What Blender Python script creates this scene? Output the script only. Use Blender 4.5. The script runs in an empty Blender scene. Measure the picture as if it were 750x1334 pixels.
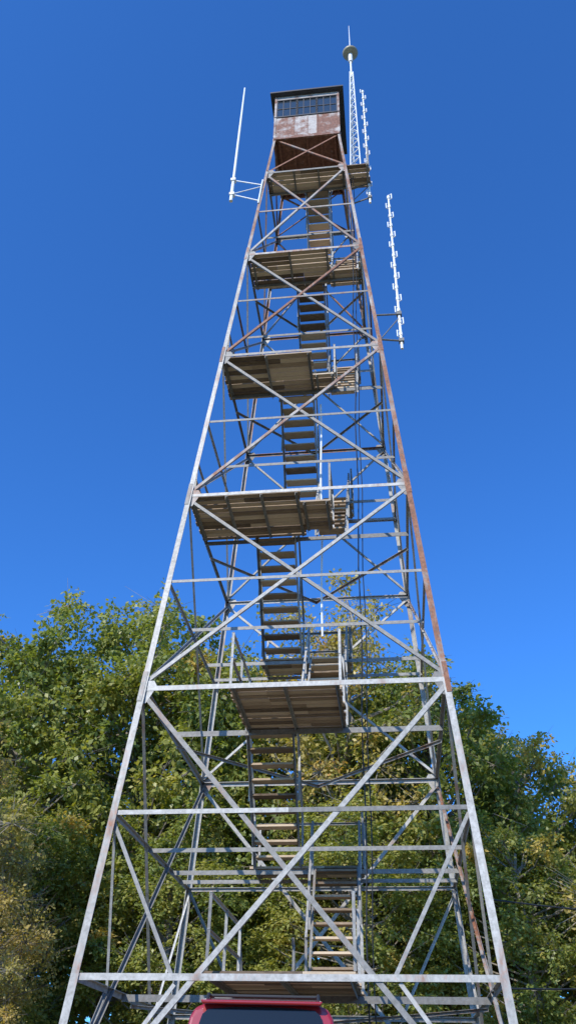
import bpy, bmesh, math, random
import numpy as np
from mathutils import Vector, Matrix
random.seed(7); rng=np.random.default_rng(11)
scene=bpy.context.scene
col=scene.collection

# ------------------------------------------------------------------ helpers
def new_mat(name):
    m=bpy.data.materials.new(name); m.use_nodes=True
    nt=m.node_tree; b=nt.nodes["Principled BSDF"]
    return m,nt,b
def N(nt,t,**k):
    n=nt.nodes.new(t)
    for a,v in k.items(): setattr(n,a,v)
    return n
def ramp(nt,stops):
    r=nt.nodes.new("ShaderNodeValToRGB"); e=r.color_ramp.elements
    while len(e)<len(stops): e.new(.5)
    for i,(p,c) in enumerate(stops): e[i].position=p; e[i].color=(*c,1) if len(c)==3 else c
    return r
def noise(nt,scale,detail=4,rough=.6,coord=None,vec="Object",stretch=None):
    tc=N(nt,"ShaderNodeTexCoord"); n=N(nt,"ShaderNodeTexNoise")
    n.inputs["Scale"].default_value=scale; n.inputs["Detail"].default_value=detail; n.inputs["Roughness"].default_value=rough
    if stretch:
        mp=N(nt,"ShaderNodeMapping"); mp.inputs["Scale"].default_value=stretch
        nt.links.new(tc.outputs[vec],mp.inputs[0]); nt.links.new(mp.outputs[0],n.inputs["Vector"])
    else: nt.links.new(tc.outputs[vec],n.inputs["Vector"])
    return n
def simple(name,colr,rough=.5,metal=0,var=.15,scale=6,coat=0):
    m,nt,b=new_mat(name)
    n=noise(nt,scale)
    r=ramp(nt,[(.3,tuple(c*(1-var) for c in colr)),(.7,tuple(min(1,c*(1+var)) for c in colr))])
    nt.links.new(n.outputs["Fac"],r.inputs[0]); nt.links.new(r.outputs[0],b.inputs["Base Color"])
    b.inputs["Roughness"].default_value=rough; b.inputs["Metallic"].default_value=metal
    b.inputs["Coat Weight"].default_value=coat
    return m

class Builder:
    def __init__(s): s.v=[];s.f=[];s.a=[];s.m=[]
    def add(s,verts,faces,attr=(0,0,0),mat=0):
        o=len(s.v); s.v+= [tuple(x) for x in verts]
        for f in faces:
            s.f.append([o+i for i in f]); s.a.append(attr); s.m.append(mat)
    def prism(s,a,b,poly,n1,n2,attr=(0,0,0),mat=0):
        a=Vector(a);b=Vector(b); n=len(poly)
        vs=[a+n1*p[0]+n2*p[1] for p in poly]+[b+n1*p[0]+n2*p[1] for p in poly]
        fs=[[i,(i+1)%n,n+(i+1)%n,n+i] for i in range(n)]
        fs.append(list(range(n))[::-1]); fs.append([n+i for i in range(n)])
        s.add(vs,fs,attr,mat)
    def ell(s,a,b,n1,n2,w1,w2,th,attr=(0,0,0),mat=0):
        a=Vector(a);b=Vector(b);ax=(b-a).normalized()
        n1=Vector(n1); n1=(n1-ax*n1.dot(ax)).normalized()
        n2=Vector(n2); n2=n2-ax*n2.dot(ax); n2=(n2-n1*n2.dot(n1)).normalized()
        s.prism(a,b,[(0,0),(w1,0),(w1,th),(th,th),(th,w2),(0,w2)],n1,n2,attr,mat)
    def bar(s,a,b,w,d,up=(0,0,1),attr=(0,0,0),mat=0):
        a=Vector(a);b=Vector(b);ax=(b-a).normalized();u=Vector(up)
        if abs(ax.dot(u))>.97: u=Vector((0,1,0))
        n2=(u-ax*u.dot(ax)).normalized(); n1=ax.cross(n2)
        s.prism(a,b,[(-w/2,-d/2),(w/2,-d/2),(w/2,d/2),(-w/2,d/2)],n1,n2,attr,mat)
    def tube(s,a,b,r0,r1=None,n=8,attr=(0,0,0),mat=0):
        r1=r0 if r1 is None else r1
        a=Vector(a);b=Vector(b);ax=(b-a).normalized()
        u=Vector((0,0,1)) if abs(ax.z)<.9 else Vector((1,0,0))
        n1=ax.cross(u).normalized(); n2=ax.cross(n1)
        vs=[a+(n1*math.cos(2*math.pi*i/n)+n2*math.sin(2*math.pi*i/n))*r0 for i in range(n)]
        vs+=[b+(n1*math.cos(2*math.pi*i/n)+n2*math.sin(2*math.pi*i/n))*r1 for i in range(n)]
        fs=[[i,(i+1)%n,n+(i+1)%n,n+i] for i in range(n)]+[list(range(n))[::-1],[n+i for i in range(n)]]
        s.add(vs,fs,attr,mat)
    def box(s,lo,hi,attr=(0,0,0),mat=0):
        x0,y0,z0=lo;x1,y1,z1=hi
        s.add([(x0,y0,z0),(x1,y0,z0),(x1,y1,z0),(x0,y1,z0),(x0,y0,z1),(x1,y0,z1),(x1,y1,z1),(x0,y1,z1)],
              [[0,3,2,1],[4,5,6,7],[0,1,5,4],[1,2,6,5],[2,3,7,6],[3,0,4,7]],attr,mat)
    def build(s,name,mats,parent=None,smooth=False,bevel=0):
        me=bpy.data.meshes.new(name); me.from_pydata(s.v,[],s.f)
        for m in mats: me.materials.append(m)
        at=me.attributes.new("tint","FLOAT_COLOR","FACE")
        at.data.foreach_set("color",np.array([(*a,1) for a in s.a],np.float32).ravel())
        me.polygons.foreach_set("material_index",s.m)
        bm=bmesh.new(); bm.from_mesh(me); bmesh.ops.recalc_face_normals(bm,faces=bm.faces); bm.to_mesh(me); bm.free()
        if smooth: me.polygons.foreach_set("use_smooth",[True]*len(me.polygons))
        ob=bpy.data.objects.new(name,me); col.objects.link(ob)
        if parent: ob.parent=parent
        if bevel:
            b=ob.modifiers.new("b","BEVEL"); b.width=bevel; b.segments=3; b.limit_method='ANGLE'
        return ob
def empty(name,loc=(0,0,0),rz=0):
    e=bpy.data.objects.new(name,None); e.location=loc; e.rotation_euler=(0,0,rz); col.objects.link(e); return e

# ------------------------------------------------------------------ materials
# galvanised angle iron with rust; tint.r = rust amount, tint.g = brightness
STEEL,nt,b=new_mat("galvanised_steel_rusting")
at=N(nt,"ShaderNodeAttribute",attribute_name="tint"); sp=N(nt,"ShaderNodeSeparateColor"); nt.links.new(at.outputs["Color"],sp.inputs[0])
n2=noise(nt,14,5,.7); n3=noise(nt,3,5,.7,stretch=(1,1,.35))
gr=ramp(nt,[(.3,(.23,.22,.20)),(.7,(.46,.445,.415))]); nt.links.new(n2.outputs[0],gr.inputs[0])
mulb=N(nt,"ShaderNodeMix",data_type='RGBA',blend_type='MULTIPLY'); mulb.inputs[0].default_value=1
nt.links.new(gr.outputs[0],mulb.inputs[6])
mr=N(nt,"ShaderNodeMapRange"); mr.inputs[3].default_value=.45; mr.inputs[4].default_value=1.2; nt.links.new(sp.outputs[1],mr.inputs[0])
nt.links.new(mr.outputs[0],mulb.inputs[7])
rr=ramp(nt,[(.3,(.09,.035,.018)),(.55,(.22,.09,.045)),(.75,(.34,.17,.10))]); nt.links.new(n2.outputs[0],rr.inputs[0])
ad=N(nt,"ShaderNodeMath",operation='ADD'); nt.links.new(n3.outputs[0],ad.inputs[0]); nt.links.new(sp.outputs[0],ad.inputs[1])
a2=N(nt,"ShaderNodeMath",operation='MULTIPLY_ADD'); nt.links.new(n2.outputs[0],a2.inputs[0]); a2.inputs[1].default_value=.5; nt.links.new(ad.outputs[0],a2.inputs[2])
mk=N(nt,"ShaderNodeMapRange"); mk.inputs[1].default_value=1.0; mk.inputs[2].default_value=1.25; nt.links.new(a2.outputs[0],mk.inputs[0])
mx=N(nt,"ShaderNodeMix",data_type='RGBA'); nt.links.new(mk.outputs[0],mx.inputs[0]); nt.links.new(mulb.outputs[2],mx.inputs[6]); nt.links.new(rr.outputs[0],mx.inputs[7])
nt.links.new(mx.outputs[2],b.inputs["Base Color"]); b.inputs["Roughness"].default_value=.6; b.inputs["Metallic"].default_value=.15

# weathered boards
WOOD,nt,b=new_mat("weathered_boards")
at=N(nt,"ShaderNodeAttribute",attribute_name="tint"); sp=N(nt,"ShaderNodeSeparateColor"); nt.links.new(at.outputs["Color"],sp.inputs[0])
n2=noise(nt,5,8,.75,stretch=(1.2,10,6)); 
wr=ramp(nt,[(.25,(.09,.06,.038)),(.5,(.33,.235,.15)),(.82,(.62,.48,.33))])
mm=N(nt,"ShaderNodeMath",operation='MULTIPLY_ADD'); nt.links.new(sp.outputs[0],mm.inputs[0]); mm.inputs[1].default_value=.55
m0=N(nt,"ShaderNodeMath",operation='MULTIPLY'); nt.links.new(n2.outputs[0],m0.inputs[0]); m0.inputs[1].default_value=.55
nt.links.new(m0.outputs[0],mm.inputs[2]); nt.links.new(mm.outputs[0],wr.inputs[0]); nt.links.new(wr.outputs[0],b.inputs["Base Color"])
b.inputs["Roughness"].default_value=.85

# cab panels: faded paint + rust
CAB,nt,b=new_mat("rusted_painted_sheet")
at=N(nt,"ShaderNodeAttribute",attribute_name="tint"); sp=N(nt,"ShaderNodeSeparateColor"); nt.links.new(at.outputs["Color"],sp.inputs[0])
n1=noise(nt,2.2,10,.72); n2=noise(nt,12,6,.7)
rr=ramp(nt,[(.3,(.09,.035,.02)),(.55,(.19,.075,.045)),(.75,(.31,.16,.105))]); nt.links.new(n2.outputs[0],rr.inputs[0])
gr=ramp(nt,[(.3,(.33,.29,.27)),(.7,(.50,.465,.43))]); nt.links.new(n2.outputs[0],gr.inputs[0])
ad=N(nt,"ShaderNodeMath",operation='ADD'); nt.links.new(n1.outputs[0],ad.inputs[0]); nt.links.new(sp.outputs[0],ad.inputs[1])
mk=N(nt,"ShaderNodeMapRange"); mk.inputs[1].default_value=.86; mk.inputs[2].default_value=1.02; nt.links.new(ad.outputs[0],mk.inputs[0])
mx=N(nt,"ShaderNodeMix",data_type='RGBA'); nt.links.new(mk.outputs[0],mx.inputs[0]); nt.links.new(gr.outputs[0],mx.inputs[6]); nt.links.new(rr.outputs[0],mx.inputs[7])
nt.links.new(mx.outputs[2],b.inputs["Base Color"]); b.inputs["Roughness"].default_value=.7

DARK=simple("dark_frame_paint",(.035,.035,.04),.5)
WHITE=simple("white_fibreglass",(.8,.8,.78),.4,var=.05)
TAN=simple("tan_plastic_disk",(.32,.29,.2),.5)
BLACK=simple("black_cable",(.02,.02,.02),.5)
CONC=simple("concrete",(.38,.36,.33),.9,var=.2,scale=9)
GLASS,nt,b=new_mat("window_glass")
b.inputs["Base Color"].default_value=(.03,.04,.05,1); b.inputs["Roughness"].default_value=.04; b.inputs["Specular IOR Level"].default_value=.8
n=noise(nt,1.5,2); bp=N(nt,"ShaderNodeBump"); bp.inputs["Strength"].default_value=.05; nt.links.new(n.outputs[0],bp.inputs["Height"]); nt.links.new(bp.outputs[0],b.inputs["Normal"])

# ------------------------------------------------------------------ TOWER
TY=math.radians(-7.42)
tower=empty("fire_lookout_tower",(.46,15.4,0),TY)
def W(h): return (6.335-.155*h)/2
G0=.89
LV=[G0,3.09,5.32,7.44,9.65,11.80,13.96,16.24,18.40,20.52,22.70,24.95,27.15]
MAJ=[7.44,11.80,16.24,20.52,24.95]
S=Builder()
def R(base): return (max(0,min(1,base+random.uniform(-.1,.12))),random.random(),0)
# legs
for sx in(-1,1):
    for sy in(-1,1):
        for i in range(len(LV)-1):
            h0,h1=LV[i],LV[i+1]
            w=.115-.04*(h0/27)
            rust=.14 if h0<9 else .3
            if sx==1 and sy==-1: rust=.48 if h0>7 else .2
            if sx==-1 and sy==-1: rust=.24
            if h0>20: rust=.42
            a=(sx*W(h0),sy*W(h0),h0); b_=(sx*W(h1),sy*W(h1),h1)
            S.ell(a,b_,(-sx,0,0),(0,-sy,0),w,w,.014,(rust+random.uniform(-.05,.05),random.uniform(.6,1),0))
            if i in(3,5,7,9):  # splice
                c=Vector(a)+Vector((sx*.008,sy*.008,0)); d=Vector(b_)-Vector(a); d.normalize()
                S.ell(c-d*.28,c+d*.28,(-sx,0,0),(0,-sy,0),w-.02,w-.02,.01,R(rust+.1))
faces=[((-1,-1),(1,-1),(0,-1,0)),((1,-1),(1,1),(1,0,0)),((1,1),(-1,1),(0,1,0)),((-1,1),(-1,-1),(-1,0,0))]
def corner(c,h): return Vector((c[0]*W(h),c[1]*W(h),h))
for fi,(c0,c1,nn) in enumerate(faces):
    nn=Vector(nn); inn=-nn
    T=(Vector((*c1,0))-Vector((*c0,0))).normalized()
    for i,h in enumerate(LV[1:],1):
        major=h in MAJ or h==3.09
        a=corner(c0,h)+inn*.018+T*.01; b_=corner(c1,h)+inn*.018-T*.01
        w=.085 if h<8 else .07
        if not major: w*=.8
        if h==27.15: continue
        ru=.16 if h<15 else .3
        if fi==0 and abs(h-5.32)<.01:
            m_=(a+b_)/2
            S.ell(a,m_,(0,0,-1),inn,w,w*.8,.01,(.1,.9,0)); S.ell(m_,b_,(0,0,-1),inn,w,w*.8,.01,(.15,.05,0))  # girt split at the middle: left half set bright, right half dark
        else:
            at_=R(ru)
            if fi==0 and major and h<13: at_=(.2,.95,0)
            S.ell(a,b_,(0,0,-1),inn,w,w*.8,.01,at_)
    # X bracing per storey
    X=[G0]+MAJ
    for k in range(len(X)-1):
        h0,h1=X[k],X[k+1]
        w=.075 if k==0 else .062
        for j,(p,q) in enumerate(((c0,c1),(c1,c0))):
            off=.032+.013*j
            a=corner(p,h0+.08); b_=corner(q,h1-.12)
            a+=inn*off+ (T if p==c0 else -T)*.05; b_+=inn*off+(T if q==c0 else -T)*.05
            ax=(b_-a).normalized(); n1=ax.cross(nn)
            if n1.z<0:n1=-n1
            ru=.16
            if fi==0 and j==0 and k in(2,3): ru=.44
            if k==4: ru=.4
            if fi==1: ru+=.12
            at_=R(ru)
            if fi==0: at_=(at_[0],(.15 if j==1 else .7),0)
            S.ell(a-n1*w/2,b_-n1*w/2,n1,inn,w,w*.7,.009,at_)
        # gussets
        for c,sg in((c0,1),(c1,-1)):
            g=corner(c,h1)+inn*.024
            t=T*sg
            S.prism(g+t*.02,g+t*.02+inn*.006,[(0,0),(.0,.1),(.2,.1),(.26,.0),(.1,-.3),(0,-.32)],t,Vector((0,0,1)),R(.25))
    # top storey (below the cab)
    for (p,q,off) in((c0,c1,.03),(c1,c0,.042)):
        a=corner(p,24.98)+inn*off; b_=corner(q,27.1)+inn*off
        ax=(b_-a).normalized(); n1=ax.cross(nn)
        S.ell(a,b_,n1,inn,.055,.04,.008,R(.5))
    # sub-diagonals in bottom panel
    w3=W(3.09)
    for c,sg in((c0,1),(c1,-1)):
        for hA,hB in((5.24,3.06),(G0+.05,2.98)):
            a=corner(c,hA)+inn*.06+T*sg*.05; 
            b_=corner(c,hB)+inn*.06+T*sg*(w3-1.5)
            n1=(b_-a).normalized().cross(nn)
            S.ell(a,b_,n1,inn,.055,.04,.008,R(.12))
# foot plates
F=Builder()
for sx in(-1,1):
    for sy in(-1,1):
        x,y=sx*(W(G0)-.03),sy*(W(G0)-.03)
        F.box((x-.3,y-.3,.3),(x+.3,y+.3,.885))
        S.box((x-.14,y-.14,.887),(x+.14,y+.14,.905),R(.3))
F.build("footings",[CONC],tower,bevel=.02)

# interior beams, side face to side face
def beam(v,h,w=.09,ru=.15,u0=None,u1=None):
    u0=-W(h)+.03 if u0 is None else u0; u1=W(h)-.03 if u1 is None else u1
    S.ell((u0,v,h-.012),(u1,v,h-.012),(0,0,-1),(0,1,0),w,w*.8,.01,(ru,random.uniform(0,.4),0))
for h in [3.09]+MAJ: beam(-.5,h,.1,.1)
for h in [5.32,9.65,13.96,18.4,22.7]:
    beam(-.5,h,.07); 
    v1=min(1.15,W(h)-.72); beam(v1,h,.08); beam(min(v1+.8,W(h)-.08),h,.07)
# horizontal corner ties
for h in [3.09]+MAJ[:-1]:
    w=W(h)-.04
    for sx in(-1,1):
        S.ell((sx*w,0,h-.11),(0,w,h-.11),(0,0,-1),(-sx,-1,0),.05,.05,.007,R(.2))

# platforms
P=Builder()
def boards(u0,u1,v0,v1,h,bw=.15,joist=True):
    v=v0
    while v<v1-.03:
        e=min(v+bw-random.uniform(.014,.034),v1)
        cuts=[u0]
        if u1-u0>1.4: cuts.append(u0+(u1-u0)*random.choice([.33,.5,.66]))
        cuts.append(u1)
        for a,b_ in zip(cuts[:-1],cuts[1:]):
            P.box((a+.003-random.uniform(0,.04)*(a==u0),v+random.uniform(-.003,.003),h+random.uniform(0,.006)),(b_-.003+random.uniform(0,.06)*(b_==u1),e,h+.042),(random.random(),0,0))
        v+=bw
    if joist:
        n=max(2,int((u1-u0)/.75)+1)
        for i in range(n):
            u=u0+.06+(u1-u0-.12)*i/(n-1)
            S.ell((u,v0,h-.004),(u,v1,h-.004),(0,0,-1),(1,0,0),.07,.05,.008,(.15,random.uniform(0,.5),0))
def rail(pts,h0,hh=1.0,mat="s",mid=True):
    for i in range(len(pts)-1):
        a=Vector((*pts[i],h0));b_=Vector((*pts[i+1],h0))
        n=max(1,int((b_-a).length/1.3+.5))
        for k in range(n+1):
            p=a.lerp(b_,k/n); S.ell(p,p+Vector((0,0,hh)),(1,0,0),(0,1,0),.045,.045,.007,R(.1))
        for z in((hh,hh*.52) if mid else (hh,)):
            S.ell(a+Vector((0,-.008,z)),b_+Vector((0,-.008,z)),(0,0,-1),(b_-a).cross(Vector((0,0,1))),.045,.04,.006,R(.1))
PL={3.09:(-1.12,.92,-2.72,-.1),7.44:(-1.1,.78,-2.46,-.42),11.8:(-2.27,.0,-2.1,-.52),16.24:(-1.96,.2,-1.75,-.32),20.52:(-1.5,.65,-1.5,-.32),24.95:(-1.2,1.9,-1.17,-.38)}
for h,(a,b_,c,d) in PL.items():
    boards(a,b_,c,d,h+.012)
boards(.015,.6,-1.72,-.68,11.83); boards(.215,.72,-1.0,-.33,16.26); boards(.665,1.5,-.75,-.2,20.54)
rail([(-1.12,-2.72),(-1.12,-.15)],3.15); rail([(.92,-.15),(.92,-2.72)],3.15)
rail([(-1.1,-2.4),(-1.1,-.45)],7.5); rail([(.78,-2.4),(.78,-.45)],7.5)
rail([(-2.2,-.54),(-1.15,-.54)],11.86); rail([(.6,-1.7),(.6,-.7)],11.86); rail([(-2.2,-2.0),(-2.2,-.54)],11.86)
rail([(-1.85,-.34),(-.75,-.34)],16.3); rail([(.72,-1.0),(.72,-.34)],16.3); rail([(-1.85,-1.65),(-1.85,-.34)],16.3)
rail([(-1.4,-.34),(-.4,-.34)],20.58); rail([(1.5,-.75),(1.5,-.22)],20.58)
rail([(-1.15,-.4),(-.15,-.4)],25.0,mid=True); rail([(1.88,-1.1),(1.88,-.42)],25.0)

# stairs
def flight(u0,wd,va,ha,vb,hb,railing=(1,1)):
    """from low (va,ha) to high (vb,hb)"""
    n=max(4,int(round((hb-ha)/.245)))
    A=Vector((0,va,ha));B=Vector((0,vb,hb)); d=(B-A)/n
    for i in range(n):
        p=A+d*(i+.55)
        P.box((u0+.05,p.y-.12,p.z-.0),(u0+wd-.05,p.y+.12,p.z+.038),(random.random(),0,0))
    for k,u in enumerate((u0,u0+wd)):
        s=1 if k==0 else -1
        a=Vector((u,va,ha));b_=Vector((u,vb,hb))
        S.ell(a,b_,(0,0,-1) ,(s,0,0),.13,.045,.009,R(.12))
        if railing[k]:
            up=Vector((0,0,.85)); 
            for t in(.04,.5,.96):
                q=a.lerp(b_,t); S.ell(q-Vector((0,0,.05)),q+up,(-s,0,0),(0,1,0),.045,.045,.007,R(.08))
            S.ell(a+up,b_+up,(0,0,-1),(-s,0,0),.05,.04,.007,R(.08))
# ground -> first platform
flight(-1.08,.86,1.35,G0,-.1,3.11)
specs=[(3.09,5.32,7.44,.03,.86,-1.1,.9),(7.44,9.65,11.8,-.05,.8,-1.08,.87),(11.8,13.96,16.24,-.0,.66,-.68,.6+.26),(16.24,18.4,20.52,.22,.7,-.32,.8),(20.52,22.7,24.95,.7,.7,-.08,.74)]
for lo,mid,hi,ub,wb,ua,wa in specs:
    v1=min(1.15,W(mid)-.72); v2=min(v1+.8,W(mid)-.1)
    if ub<ua+wa+.03: ub=ua+wa+.06
    vb0=PL[lo][3]; va1=PL[hi][3]
    flight(ub,wb,vb0+.02,lo+.03,v1,mid+.03)
    flight(ua,wa,v1-.02,mid+.03,va1,hi+.03)
    boards(ua-.06,ub+wb+.06,v1,v2,mid+.012)
    rail([(ua-.06,v2-.02),(ub+wb+.06,v2-.02)],mid+.05)
    rail([(ub+wb+.06,v1+.05),(ub+wb+.06,v2-.05)],mid+.05)
flight(.1,.62,-.36,25.0,.75,27.12,(1,1))
S.build("steel_frame",[STEEL],tower)
P.build("timber_platforms_and_stairs",[WOOD],tower)

# cab
C=Builder(); FR=Builder(); GL=Builder()
cw=1.07; z0,zs,zt,zr=27.15,28.36,29.45,29.68
# floor
C.box((-cw+.01,-cw+.01,z0-.03),(cw-.01,cw-.01,z0+.03),(.62,0,0))
for i in range(5):
    u=-.9+.45*i
    C.box((u-.03,-cw+.02+.012,z0-.14),(u+.03,cw-.032,z0-.033),(.6,0,0))
for s in(-1,1):
    C.box((-cw,s*cw-.03,z0-.16),(cw,s*cw+.03,z0-.002),(.5,0,0)); C.box((s*cw-.03,-cw+.032,z0-.16),(s*cw+.03,cw-.032,z0-.002),(.5,0,0))
for (c0,c1,nn) in faces:
    nn=Vector(nn);T=(Vector((*c1,0))-Vector((*c0,0))).normalized(); o=Vector((c0[0]*cw,c0[1]*cw,0))
    L=2*cw
    rus=[.5,.4,.34,.5] if nn.y==-1 else [.5,.4,.45,.35]
    xs=[0,.66,1.1,1.42,L]
    for i in range(4):
        a=o+T*(xs[i]+.004)+Vector((0,0,z0)); b_=o+T*(xs[i+1]-.004)+Vector((0,0,z0))
        C.prism(a,b_,[(0,0),(zs-z0,0),(zs-z0,.02),(0,.02)],Vector((0,0,1)),-nn,(rus[i],0,0))
        if i: C.prism(o+T*(xs[i]-.02)+Vector((0,0,z0))+nn*.008,o+T*(xs[i]+.02)+Vector((0,0,z0))+nn*.008,[(0,0),(zs-z0,0),(zs-z0,.008),(0,.008)],Vector((0,0,1)),-nn,(rus[i]+.1,0,0))
    # header
    C.prism(o+Vector((0,0,zt))+T*.0,o+T*L+Vector((0,0,zt)),[(0,0),(zr-zt,0),(zr-zt,.02),(0,.02)],Vector((0,0,1)),-nn,(.35,0,0))
    # sill
    FR.prism(o+Vector((0,0,zs-.03))+nn*.03,o+T*L+Vector((0,0,zs-.03))+nn*.03,[(0,0),(.05,0),(.05,.06),(0,.06)],Vector((0,0,1)),-nn)
    FR.prism(o+Vector((0,0,zt-.03))+nn*.012,o+T*L+Vector((0,0,zt-.03))+nn*.012,[(0,0),(.05,0),(.05,.05),(0,.05)],Vector((0,0,1)),-nn)
    # sashes : 3 sashes each 3x2 panes
    sx=[.05,.74,1.4,L-.05]
    GL.prism(o+T*.03+Vector((0,0,zs+.02))-nn*.02,o+T*(L-.03)+Vector((0,0,zs+.02))-nn*.02,[(0,0),(zt-zs-.05,0),(zt-zs-.05,.006),(0,.006)],Vector((0,0,1)),-nn)
    for i in range(3):
        a,b_=sx[i],sx[i+1]
        for x,w in [(a,.07),(b_,.07)]+[(a+(b_-a)*k/3,.025) for k in(1,2)]:
            FR.prism(o+T*(x-w/2)+Vector((0,0,zs+.02)),o+T*(x+w/2)+Vector((0,0,zs+.02)),[(0,0),(zt-zs-.05,0),(zt-zs-.05,.03),(0,.03)],Vector((0,0,1)),-nn)
        z=(zs+zt)/2
        FR.prism(o+T*(a+.036)+Vector((0,0,z-.012))-nn*.003,o+T*(b_-.036)+Vector((0,0,z-.012))-nn*.003,[(0,0),(.025,0),(.025,.024),(0,.024)],Vector((0,0,1)),-nn)
for sx_ in(-1,1):
    for sy in(-1,1):
        x,y=sx_*(cw-.02),sy*(cw-.02); C.box((x-.035,y-.035,z0),(x+.035,y+.035,zr-.002),(.45,0,0))
# roof
ov=cw+.17
RF=Builder()
RF.add([(-ov,-ov,zr),(ov,-ov,zr),(ov,ov,zr),(-ov,ov,zr),(-ov,-ov,zr+.07),(ov,-ov,zr+.07),(ov,ov,zr+.07),(-ov,ov,zr+.07),(0,0,zr+.6)],
  [[0,3,2,1],[0,1,5,4],[1,2,6,5],[2,3,7,6],[3,0,4,7],[4,5,8],[5,6,8],[6,7,8],[7,4,8]],(.3,0,0))
RF.tube((0,0,zr+.55),(0,0,zr+.8),.07,attr=(.3,0,0))
C.build("cab_walls_and_floor",[CAB],tower); FR.build("cab_window_frames",[DARK],tower); GL.build("cab_window_glass",[GLASS],tower); RF.build("cab_roof",[DARK],tower)

# ------------------------------------------------------------------ antennas (own objects)
def ant_root(name): 
    e=empty(name,(.46,15.4,0),TY); return e
# left whip
e=ant_root("whip_antenna")
A=Builder(); pb=Vector((-2.24,-1.2,23.63)); pt=Vector((-2.15,-1.2,30.3))
A.tube(pb,pb.lerp(pt,.13),.055); A.tube(pb.lerp(pt,.13),pb.lerp(pt,.6),.045,.04); A.tube(pb.lerp(pt,.6),pt,.04,.028)
A.build("fibreglass_pole",[WHITE],e,smooth=False)
A=Builder()
for h,hp in((24.2,24.7),(23.3,23.95)):
    A.tube((-W(h)+.02,-W(h)+.03,h),(-2.2,-1.2,hp),.02)
A.tube((-W(24.2),-W(24.2),24.1),(-2.2,-1.2,24.0),.015)
for h in(24.7,23.95): A.box((-2.3,-1.27,h-.05),(-2.15,-1.13,h+.05))
A.tube((-W(23.6)-.03,-W(23.6)-.05,23.1),(-W(24.6)-.03,-W(24.6)-.05,24.4),.025)
A.build("mounting_arms",[WHITE],e)
# dipole arrays
def dipole(name,u,v,h0,h1,n,leg_h):
    e=ant_root(name); A=Builder()
    A.tube((u,v,h0),(u,v,h1),.034,.024)
    for i in range(n):
        h=h0+.5+(h1-h0-.6)*i/(n-1)
        s=.11; x=.055 if i%2 else -.055
        y=.04
        for z in(h-s,h+s): A.tube((u,v,z),(u+x*1.5,v-y,z),.010,n=6)
        A.tube((u+x*1.5,v-y,h-s),(u+x*1.5,v-y,h+s),.016,n=6)
        A.tube((u,v,h-.05),(u,v,h+.05),.045,n=8)
    A.build("dipole_array_mast",[WHITE],e)
    B=Builder()
    for h in leg_h:
        l=W(h); B.tube((l,-l if v<-1 else -.4,h),(u,v,h+.12),.024)
    B.tube((l,-l if v<-1 else -.4,leg_h[0]),(u,v,leg_h[-1]),.015)
    for h in leg_h: B.box((u-.06,v-.06,h+.07),(u+.06,v+.06,h+.17))
    B.build("mounting_arms",[STEEL],e)
dipole("dipole_antenna",1.9,-.5,23.95,30.66,15,(24.1,24.85))
dipole("dipole_antenna",2.38,-1.7,16.2,22.4,14,(16.35,17.3))
# lattice mast with disk antenna
e=ant_root("lattice_antenna_mast"); A=Builder()
mu,mv=1.5,-.75; hb,ht=25.02,31.5
def mc(k,h):
    t=(h-hb)/(ht-hb); r=.19*(1-t)+.06*t
    a=math.radians(90+120*k+10); return Vector((mu+.04*t+r*math.cos(a),mv+r*math.sin(a),h))
nb=13
for k in range(3):
    for i in range(nb):
        h0=hb+(ht-hb)*i/nb; h1=hb+(ht-hb)*(i+1)/nb
        A.tube(mc(k,h0),mc(k,h1),.021,n=6)
        A.tube(mc(k,h1),mc((k+1)%3,h1),.012,n=5)
        A.tube(mc(k,h0),mc((k+1)%3,h1),.011,n=5)
A.tube((mu+.04,mv,ht-.3),(mu+.04,mv,32.7),.035)
A.tube((mu+.04,mv,32.3),(mu+.04,mv,32.84),.075)
A.tube((mu+.04,mv,32.9),(mu+.04,mv,33.5),.03); A.tube((mu+.04,mv,33.5),(mu+.04,mv,35.1),.02,.01)
A.build("lattice",[WHITE],e)
A=Builder(); n=28
prof=[(.05,32.80),(.24,32.88),(.285,32.93),(.24,32.98),(.05,33.05)]
vs=[];fs=[]
for r,z in prof: vs+=[(mu+.04+r*math.cos(2*math.pi*i/n),mv+r*math.sin(2*math.pi*i/n),z) for i in range(n)]
for j in range(len(prof)-1):
    for i in range(n): fs.append([j*n+i,j*n+(i+1)%n,(j+1)*n+(i+1)%n,(j+1)*n+i])
A.add(vs,fs); A.build("disk",[TAN],e,smooth=True)
# coax feed lines
K=Builder()
def cable(pts,r=.012,mat=0):
    for a,b_ in zip(pts[:-1],pts[1:]): K.tube(a,b_,r,n=5,mat=mat)
for (u0,v0,u1,v1,r,m) in((1.35,-.9,1.0,-.15,.014,0),(1.42,-.85,1.1,-.1,.011,0)):
    pts=[]
    for i in range(25):
        t=i/24; h=24.9-t*(24.9-1); pts.append((u0+(u1-u0)*t+.02*math.sin(i*1.7),v0+(v1-v0)*t,h))
    cable(pts,r,m)
pts=[(.33+.01*math.sin(i),-.2,16.0-i*.5) for i in range(14)]; cable(pts,.022,1)
K.build("feed_cables",[BLACK,WHITE],tower)

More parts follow.
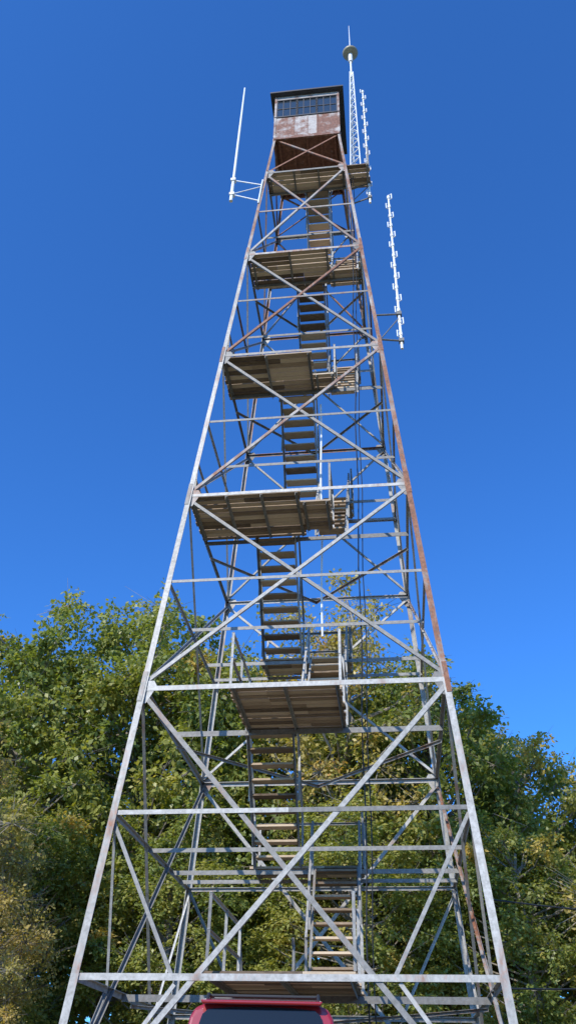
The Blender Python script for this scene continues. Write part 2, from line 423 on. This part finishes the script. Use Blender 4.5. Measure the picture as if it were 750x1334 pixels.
# ------------------------------------------------------------------ ground
def gz(x,y):
    t=np.clip((y-1)/6.5,0,1); t=t*t*(3-2*t)
    return .8*t
xs=np.concatenate([np.linspace(-800,-60,12),np.linspace(-50,50,81),np.linspace(60,800,12)])
ys=np.concatenate([np.linspace(-800,-40,12),np.linspace(-30,60,91),np.linspace(70,900,12)])
XX,YY=np.meshgrid(xs,ys); ZZ=gz(XX,YY)+.03*np.sin(XX*.7)*np.cos(YY*.6)
vs=np.stack([XX,YY,ZZ],-1).reshape(-1,3); nx=len(xs)
fs=[[j*nx+i,j*nx+i+1,(j+1)*nx+i+1,(j+1)*nx+i] for j in range(len(ys)-1) for i in range(nx-1)]
GR,nt,b=new_mat("grass_and_dirt")
n1=noise(nt,.5,8,.7); n2=noise(nt,9,6,.8)
r1=ramp(nt,[(.35,(.08,.10,.03)),(.48,(.17,.16,.08)),(.58,(.32,.27,.19))]); r2=ramp(nt,[(.3,(.6,.6,.6)),(.7,(1.2,1.2,1.2))])
mx=N(nt,"ShaderNodeMix",data_type='RGBA',blend_type='MULTIPLY'); mx.inputs[0].default_value=1
nt.links.new(n1.outputs[0],r1.inputs[0]);nt.links.new(n2.outputs[0],r2.inputs[0]);nt.links.new(r1.outputs[0],mx.inputs[6]);nt.links.new(r2.outputs[0],mx.inputs[7]);nt.links.new(mx.outputs[2],b.inputs["Base Color"]); b.inputs["Roughness"].default_value=.95
bp=N(nt,"ShaderNodeBump"); bp.inputs["Distance"].default_value=.05; nt.links.new(n2.outputs[0],bp.inputs["Height"]); nt.links.new(bp.outputs[0],b.inputs["Normal"])
me=bpy.data.meshes.new("ground"); me.from_pydata([tuple(v) for v in vs],[],fs); me.materials.append(GR)
me.polygons.foreach_set("use_smooth",[True]*len(me.polygons))
col.objects.link(bpy.data.objects.new("ground",me))

# ------------------------------------------------------------------ car
car=empty("parked_suv",(-.15,9.2,.775),math.radians(-1))
RED=simple("red_car_paint",(.30,.012,.015),.28,0,.04,3,coat=1)
CG,nt,b=new_mat("car_glass"); b.inputs["Base Color"].default_value=(.012,.014,.016,1); b.inputs["Roughness"].default_value=.05
PLA=simple("black_trim",(.02,.02,.022),.55); CHR=simple("alloy",(.5,.5,.52),.3,.9,.05); TAIL=simple("tail_lamp",(.35,.01,.01),.15,coat=1); RUB=simple("tyre_rubber",(.02,.02,.02),.85); LAMP=simple("head_lamp",(.7,.7,.72),.1,coat=1)
def sect(y,hw,zb,zt_,inset):
    return [(-hw+.08,y,zb),(-hw,y,zb+.15),(-hw,y,zb+.45),(-hw+.03,y,zt_-.1),(-hw+inset,y,zt_),(hw-inset,y,zt_),(hw-.03,y,zt_-.1),(hw,y,zb+.45),(hw,y,zb+.15),(hw-.08,y,zb)]
st=[(0,.80,.34,.98,.14),(.06,.87,.28,1.02,.1),(.6,.9,.25,1.04,.1),(1.6,.91,.25,1.05,.1),(3.0,.91,.25,1.05,.1),(3.4,.9,.25,1.02,.12),(4.1,.88,.27,.93,.16),(4.38,.83,.3,.82,.18),(4.45,.76,.36,.72,.16)]
B=Builder(); vs=[];fs=[]
for s in st: vs+=sect(*s)
for j in range(len(st)-1):
    for i in range(10): fs.append([j*10+i,j*10+(i+1)%10,(j+1)*10+(i+1)%10,(j+1)*10+i])
fs.append(list(range(10))); fs.append([(len(st)-1)*10+i for i in range(10)][::-1])
B.add(vs,fs); B.build("body",[RED],car,smooth=False,bevel=.04)
# greenhouse
sec=[(.80,1.0),(.70,1.60),(.655,1.68),(.55,1.722),(.3,1.75),(0,1.758)]
full=[(-a,z) for a,z in sec]+[(a,z) for a,z in sec[:-1][::-1]]
def yr(z): return .03+(z-1.0)*.30
def yf(z): return 3.15-(z-1.0)*.95
B=Builder(); n=len(full)
ks=[0,.25,.5,.75,1]
vs=[];fs=[]
for k in ks: vs+=[(x,yr(z)*(1-k)+yf(z)*k,z+(-.035*(2*k-1)**2 if z>1.05 else 0)) for x,z in full]
for j in range(4):
    for i in range(n-1): fs.append([j*n+i,j*n+i+1,(j+1)*n+i+1,(j+1)*n+i])
fs.append(list(range(n))[::-1]); fs.append([4*n+i for i in range(n)])
B.add(vs,fs); B.build("cabin",[RED],car,bevel=.035)
# windows
B=Builder()
def patch(pts,nrm,th=.012):
    nrm=Vector(nrm).normalized(); p=[Vector(q)+nrm*.004 for q in pts]; q=[a+nrm*th for a in p]; n=len(p)
    B.add(p+q,[list(range(n))[::-1],[n+i for i in range(n)]]+[[i,(i+1)%n,n+(i+1)%n,n+i] for i in range(n)])
rw=[(-.70,1.06),(.70,1.06),(.60,1.50),(.575,1.58),(.52,1.625),(.3,1.645),(0,1.65),(-.3,1.645),(-.52,1.625),(-.575,1.58),(-.60,1.50)]
patch([(x,yr(z)-.012,z) for x,z in rw],(0,-1,.3))
patch([(x,yf(z)+.03,z) for x,z in [(-.70,1.08),(.70,1.08),(.62,1.6),(-.62,1.6)]],(0,.75,.7))
for s in(-1,1):
    def sx_(z): return s*(.80-(z-1.0)*.1667)
    for y0,y1,t0,t1 in((.25,.85,.4,.85),(.95,1.85,.95,1.85),(1.95,2.9,1.95,2.5)):
        patch([(sx_(1.08)+s*.004,y0,1.08),(sx_(1.08)+s*.004,y1,1.08),(sx_(1.52)+s*.004,t1,1.52),(sx_(1.52)+s*.004,t0,1.52)],(s,0,.17))
B.build("windows",[CG],car)
# spoiler, rails, bumpers, lamps, wheels, mirrors, plate, wiper
B=Builder()
B.add([(-.6,.12,1.70),(.6,.12,1.70),(.58,.45,1.745),(-.58,.45,1.745),(-.58,.13,1.665),(.58,.13,1.665),(.56,.45,1.70),(-.56,.45,1.70)],[[0,1,2,3],[4,7,6,5],[0,4,5,1],[1,5,6,2],[2,6,7,3],[3,7,4,0]])
B.build("rear_spoiler",[RED],car,bevel=.015)
B=Builder()
for s in(-1,1):
    pts=[(s*.56,.45,1.72),(s*.56,.55,1.79),(s*.56,1.4,1.815),(s*.56,2.1,1.80),(s*.56,2.2,1.73)]
    for a,b_ in zip(pts[:-1],pts[1:]): B.tube(a,b_,.018)
for y in(.75,1.8): B.box((-.56,y-.03,1.785),(.56,y+.03,1.81))
B.box((-.86,-.08,.32),(.86,.1,.58)); B.box((-.86,4.38,.3),(.86,4.52,.55))
B.box((-.5,-.02,1.1),(.1,-.005,1.12))
B.build("trim_and_roof_rack",[PLA],car,bevel=.015)
B=Builder()
for s in(-1,1): B.box((s*.79-.08,-.02,.7),(s*.79+.08,.1,1.08))
B.build("tail_lamps",[TAIL],car,bevel=.02)
B=Builder()
for s in(-1,1): B.box((s*.68-.14,4.32,.62),(s*.68+.14,4.455,.78))
B.build("head_lamps",[LAMP],car,bevel=.02)
B=Builder(); B.box((-.16,-.03,.75),(.16,-.01,.9)); B.build("number_plate",[WHITE],car)
B=Builder()
for s in(-1,1): B.box((s*.98-.09,2.72,1.03),(s*.98+.09,2.85,1.2))
B.build("mirrors",[RED],car,bevel=.03)
T_=Builder();H_=Builder()
for s in(-1,1):
    for y in(.85,3.6):
        T_.tube((s*.70,y,.34),(s*.93,y,.34),.35,n=28); H_.tube((s*.9,y,.34),(s*.937,y,.34),.21,n=20)
        for k in range(5):
            a=k*2*math.pi/5; H_.bar((s*.93,y,.34),(s*.93,y+.2*math.cos(a),.34+.2*math.sin(a)),.04,.03)
T_.build("tyres",[RUB],car,bevel=.03); H_.build("wheels",[CHR],car)

# ------------------------------------------------------------------ trees
BARK,nt,b=new_mat("bark")
n1=noise(nt,4,8,.7,stretch=(3,3,.6)); r1=ramp(nt,[(.3,(.10,.09,.07)),(.7,(.38,.33,.27))]); nt.links.new(n1.outputs[0],r1.inputs[0]); nt.links.new(r1.outputs[0],b.inputs["Base Color"]); b.inputs["Roughness"].default_value=.9
def leafmat(name,stops):
    m,nt,b=new_mat(name)
    at=N(nt,"ShaderNodeAttribute",attribute_name="tint"); sp=N(nt,"ShaderNodeSeparateColor"); nt.links.new(at.outputs["Color"],sp.inputs[0])
    oi=N(nt,"ShaderNodeObjectInfo")
    ad=N(nt,"ShaderNodeMath",operation='MULTIPLY_ADD'); nt.links.new(oi.outputs["Random"],ad.inputs[0]); ad.inputs[1].default_value=.18; nt.links.new(sp.outputs[0],ad.inputs[2])
    r=ramp(nt,stops); nt.links.new(ad.outputs[0],r.inputs[0])
    nt.links.new(r.outputs[0],b.inputs["Base Color"]); b.inputs["Roughness"].default_value=.42; b.inputs["Specular IOR Level"].default_value=.4
    tr=N(nt,"ShaderNodeBsdfTranslucent"); hs=N(nt,"ShaderNodeMix",data_type='RGBA',blend_type='MULTIPLY'); hs.inputs[0].default_value=1
    nt.links.new(r.outputs[0],hs.inputs[6]); hs.inputs[7].default_value=(1.7,1.7,.6,1); nt.links.new(hs.outputs[2],tr.inputs[0])
    ms=N(nt,"ShaderNodeMixShader"); ms.inputs[0].default_value=.38
    nt.links.new(b.outputs[0],ms.inputs[1]); nt.links.new(tr.outputs[0],ms.inputs[2]); nt.links.new(ms.outputs[0],nt.nodes["Material Output"].inputs[0])
    return m
LEAF=leafmat("green_leaves",[(0,(.12,.165,.04)),(.4,(.21,.245,.06)),(.7,(.34,.33,.085)),(1,(.52,.38,.10))])
LEAFY=leafmat("autumn_leaves",[(0,(.22,.21,.06)),(.4,(.38,.32,.10)),(.75,(.52,.40,.13)),(1,(.55,.33,.12))])

def make_tree(seed,H,rx,zc,rzz,nclump,ntwig,nleaf,rcl,leaf,twigs_visible=0):
    r=np.random.default_rng(seed); random.seed(seed)
    B=Builder()
    k=8; pts=[Vector((0,0,-.3))]
    for i in range(1,k+1): pts.append(Vector((r.normal()*.12*i/3,r.normal()*.12*i/3,H*.86*i/k)))
    rad=lambda z: .26*(1-z/(H*.95))**.8+.02
    for a,b_ in zip(pts[:-1],pts[1:]): B.tube(a,b_,rad(max(a.z,0)),rad(b_.z),n=8)
    C=[];RR=[]
    while len(C)<nclump:
        d=r.normal(size=3); d/=np.linalg.norm(d)
        q=r.uniform(.35,1)**.5
        c=np.array([d[0]*rx,d[1]*rx,d[2]*rzz])*q
        if c[2]>0: c[:2]*=(1-.2*c[2]/rzz)
        c*=1+.14*math.sin(3*math.atan2(d[1],d[0])+seed)
        c[2]+=zc
        if c[2]<1.2: continue
        if C and min(np.linalg.norm(np.array(C)-c,axis=1))<rcl*.6: 
            if r.random()<.85: continue
        C.append(c);RR.append(rcl*r.uniform(.6,1.2))
    for c in C:
        zt_=max(.8,min(H*.82,c[2]-r.uniform(.8,2.6)))
        i=min(k-1,int(zt_/(H*.86)*k)); a=pts[i].lerp(pts[i+1],(zt_-pts[i].z)/(pts[i+1].z-pts[i].z))
        c_=Vector(c); m=a.lerp(c_,.5)+Vector((r.normal()*.15,r.normal()*.15,-.15+r.normal()*.15))
        B.tube(a,m,.065,.04,n=5); B.tube(m,c_,.04,.015,n=5)
    C=np.array(C);RR=np.array(RR)
    n=nclump*ntwig
    ci=np.repeat(np.arange(nclump),ntwig)
    d=r.normal(size=(n,3)); d/=np.linalg.norm(d,axis=1)[:,None]; d[:,2]=d[:,2]*.75+.1
    Ln=RR[ci]*r.uniform(.6,1.25,n)
    base=C[ci]; 
    if twigs_visible:
        for j in r.choice(n,int(n*twigs_visible),replace=False):
            e=base[j]+d[j]*Ln[j]*1.15; B.tube(tuple(base[j]),tuple(e),.012,.004,n=3)
    wi=np.repeat(np.arange(n),nleaf); m=len(wi)
    t=r.uniform(.3,1.05,m)
    pos=base[wi]+d[wi]*(Ln[wi]*t)[:,None]; pos[:,2]-=.3*t*t*Ln[wi]; pos+=r.normal(size=(m,3))*.07
    ax=d[wi]*.5+r.normal(size=(m,3))*.55; ax[:,2]-=.45; ax/=np.linalg.norm(ax,axis=1)[:,None]
    nr=r.normal(size=(m,3))*.6; nr[:,2]+=.7; nr+=d[wi]*.8
    sd=np.cross(ax,nr); sd/=np.linalg.norm(sd,axis=1)[:,None]+1e-6
    s=leaf*r.uniform(.65,1.25,m); 
    up=np.cross(sd,ax)
    v=np.empty((m,4,3)); v[:,0]=pos; v[:,1]=pos+ax*(s*.45)[:,None]+sd*(s*.3)[:,None]+up*(s*.06)[:,None]; v[:,2]=pos+ax*s[:,None]; v[:,3]=pos+ax*(s*.45)[:,None]-sd*(s*.3)[:,None]+up*(s*.06)[:,None]
    cl=r.uniform(0,.4,nclump)+(r.random(nclump)<.14)*r.uniform(.15,.4,nclump)
    cc=cl[ci][wi]+r.uniform(0,.18,n)[wi]+r.uniform(0,.22,m)
    me=bpy.data.meshes.new("crown_mesh"); me.vertices.add(m*4); me.vertices.foreach_set("co",v.astype(np.float32).ravel())
    me.loops.add(m*4); me.loops.foreach_set("vertex_index",np.arange(m*4,dtype=np.int32))
    me.polygons.add(m); me.polygons.foreach_set("loop_start",np.arange(0,m*4,4,dtype=np.int32)); me.polygons.foreach_set("loop_total",np.full(m,4,dtype=np.int32))
    at=me.attributes.new("tint","FLOAT_COLOR","FACE"); ca=np.ones((m,4),np.float32); ca[:,0]=cc; at.data.foreach_set("color",ca.ravel())
    me.update(calc_edges=True); me.validate()
    wood=B.build("tmp",[BARK]); wm=wood.data; bpy.data.objects.remove(wood)
    return wm,me
V=[make_tree(1,16,3.9,9.2,7.0,98,34,13,1.2,.19,.15),
   make_tree(2,16,3.6,9.4,6.8,92,34,13,1.15,.19,.15),
   make_tree(3,16,4.3,9.0,7.2,108,33,13,1.25,.19,.15),
   make_tree(6,16,4.2,8.6,7.2,76,20,8,1.5,.42)]
VY=make_tree(4,12,2.9,6.4,5.6,70,34,9,1.0,.13,.6)
VS=make_tree(5,16,2.6,10.5,6.0,60,26,8,.9,.15,.5)
def tree(name,var,mat,x,y,H,H0,rot,sxy=1):
    e=empty(name,(x,y,.75),rot); s=H/H0; e.scale=(s*sxy,s*sxy,s)
    for nm,d in(("trunk_and_limbs",var[0]),("crown",var[1])):
        o=bpy.data.objects.new(nm,d); o.parent=e; col.objects.link(o)
        if nm=="crown":
            if not d.materials: d.materials.append(mat)
TR=[(-12.5,27,16.6,0),(-8.6,26.5,16.0,1),(-5.0,28,16.6,2),(-1.6,28.5,16.2,0),(1.8,29,15.6,1),(5.0,28,14.7,2),(7.8,27.5,12.5,0),(10.8,28.5,11.4,1),
    (-10,35,15.5,3),(-3.5,35,15.5,3),(3.2,35,15.5,3),(9,35,12.6,3),(14.5,33,11,3),(-16,33,15,3),
    (-3,24.5,8,1),(2,25,8.5,2),(6.5,24,8,0),(-7,24,8.5,0)]
for i,(x,y,H,v) in enumerate(TR):
    tree("deciduous_tree",V[v],LEAF,x,y,H,16.2,i*1.9,1.0 if y>26 else 1.25)
for i,(x,y,H) in enumerate([(-8.2,18.5,10.2),(-7.0,20.5,7.5),(10.1,22,10.9),(-6.2,17.5,5.2)]):
    tree("yellowing_tree",VY,LEAFY,x,y,H,12,i*2.1+.5)
tree("sparse_tree",VS,LEAFY,2.1,27,18.0,16.2,.7); 

# overhead cable with pole (right, out of frame)
pole=Builder(); pole.tube((24,22,.4),(24,22,9),.15,.11,n=12); pole.bar((23.3,22,8.5),(24.7,22,8.5),.1,.12)
pole.build("utility_pole",[BARK])
Kc=Builder()
for zz,(x0,y0) in ((4.2,(3.1,13.2)),(3.05,(3.1,13.2))):
    prev=None
    for i in range(25):
        t=i/24; p=(x0+(24-x0)*t,y0+(22-y0)*t,zz+(8.4-zz)*t-2.2*t*(1-t)*2)
        if prev: Kc.tube(prev,p,.012,n=5)
        prev=p
Kc.build("overhead_cable",[BLACK])

# ------------------------------------------------------------------ light, sky, camera
SE=math.radians(37); SA=math.radians(212)   # azimuth clockwise from +Y
w=bpy.data.worlds.new("World"); scene.world=w; w.use_nodes=True; nt=w.node_tree
sky=N(nt,"ShaderNodeTexSky",sky_type='NISHITA'); sky.sun_disc=False; sky.sun_elevation=SE; sky.sun_rotation=SA
sky.altitude=300; sky.air_density=1.0; sky.dust_density=.9; sky.ozone_density=3.0
tm=N(nt,"ShaderNodeMix",data_type='RGBA',blend_type='MULTIPLY'); tm.inputs[0].default_value=1; tm.inputs[7].default_value=(.40,1.02,1.85,1)
tm.clamp_result=False
nt.links.new(sky.outputs[0],tm.inputs[6]); nt.links.new(tm.outputs[2],nt.nodes["Background"].inputs[0]); nt.nodes["Background"].inputs[1].default_value=.145
sd=Vector((math.sin(SA)*math.cos(SE),math.cos(SA)*math.cos(SE),math.sin(SE)))
L=bpy.data.lights.new("sun","SUN"); L.energy=5.0; L.angle=math.radians(.5); L.color=(1,.94,.84)
lo=bpy.data.objects.new("sun",L); lo.rotation_euler=sd.to_track_quat('Z','Y').to_euler(); lo.location=(0,0,50); col.objects.link(lo)
cd=bpy.data.cameras.new("camera"); cam=bpy.data.objects.new("camera",cd); col.objects.link(cam)
cd.sensor_fit='VERTICAL'; cd.sensor_height=24; cd.lens=1073.4/1334*24; cd.clip_end=3000; cd.clip_start=.1
cam.matrix_world=Matrix.Translation((0,0,1.6))@Matrix.Rotation(math.radians(90+36.06),4,'X')@Matrix.Rotation(math.radians(1.30),4,'Z')
scene.camera=cam
scene.view_settings.view_transform='Standard'; scene.view_settings.look='None'; scene.view_settings.exposure=0
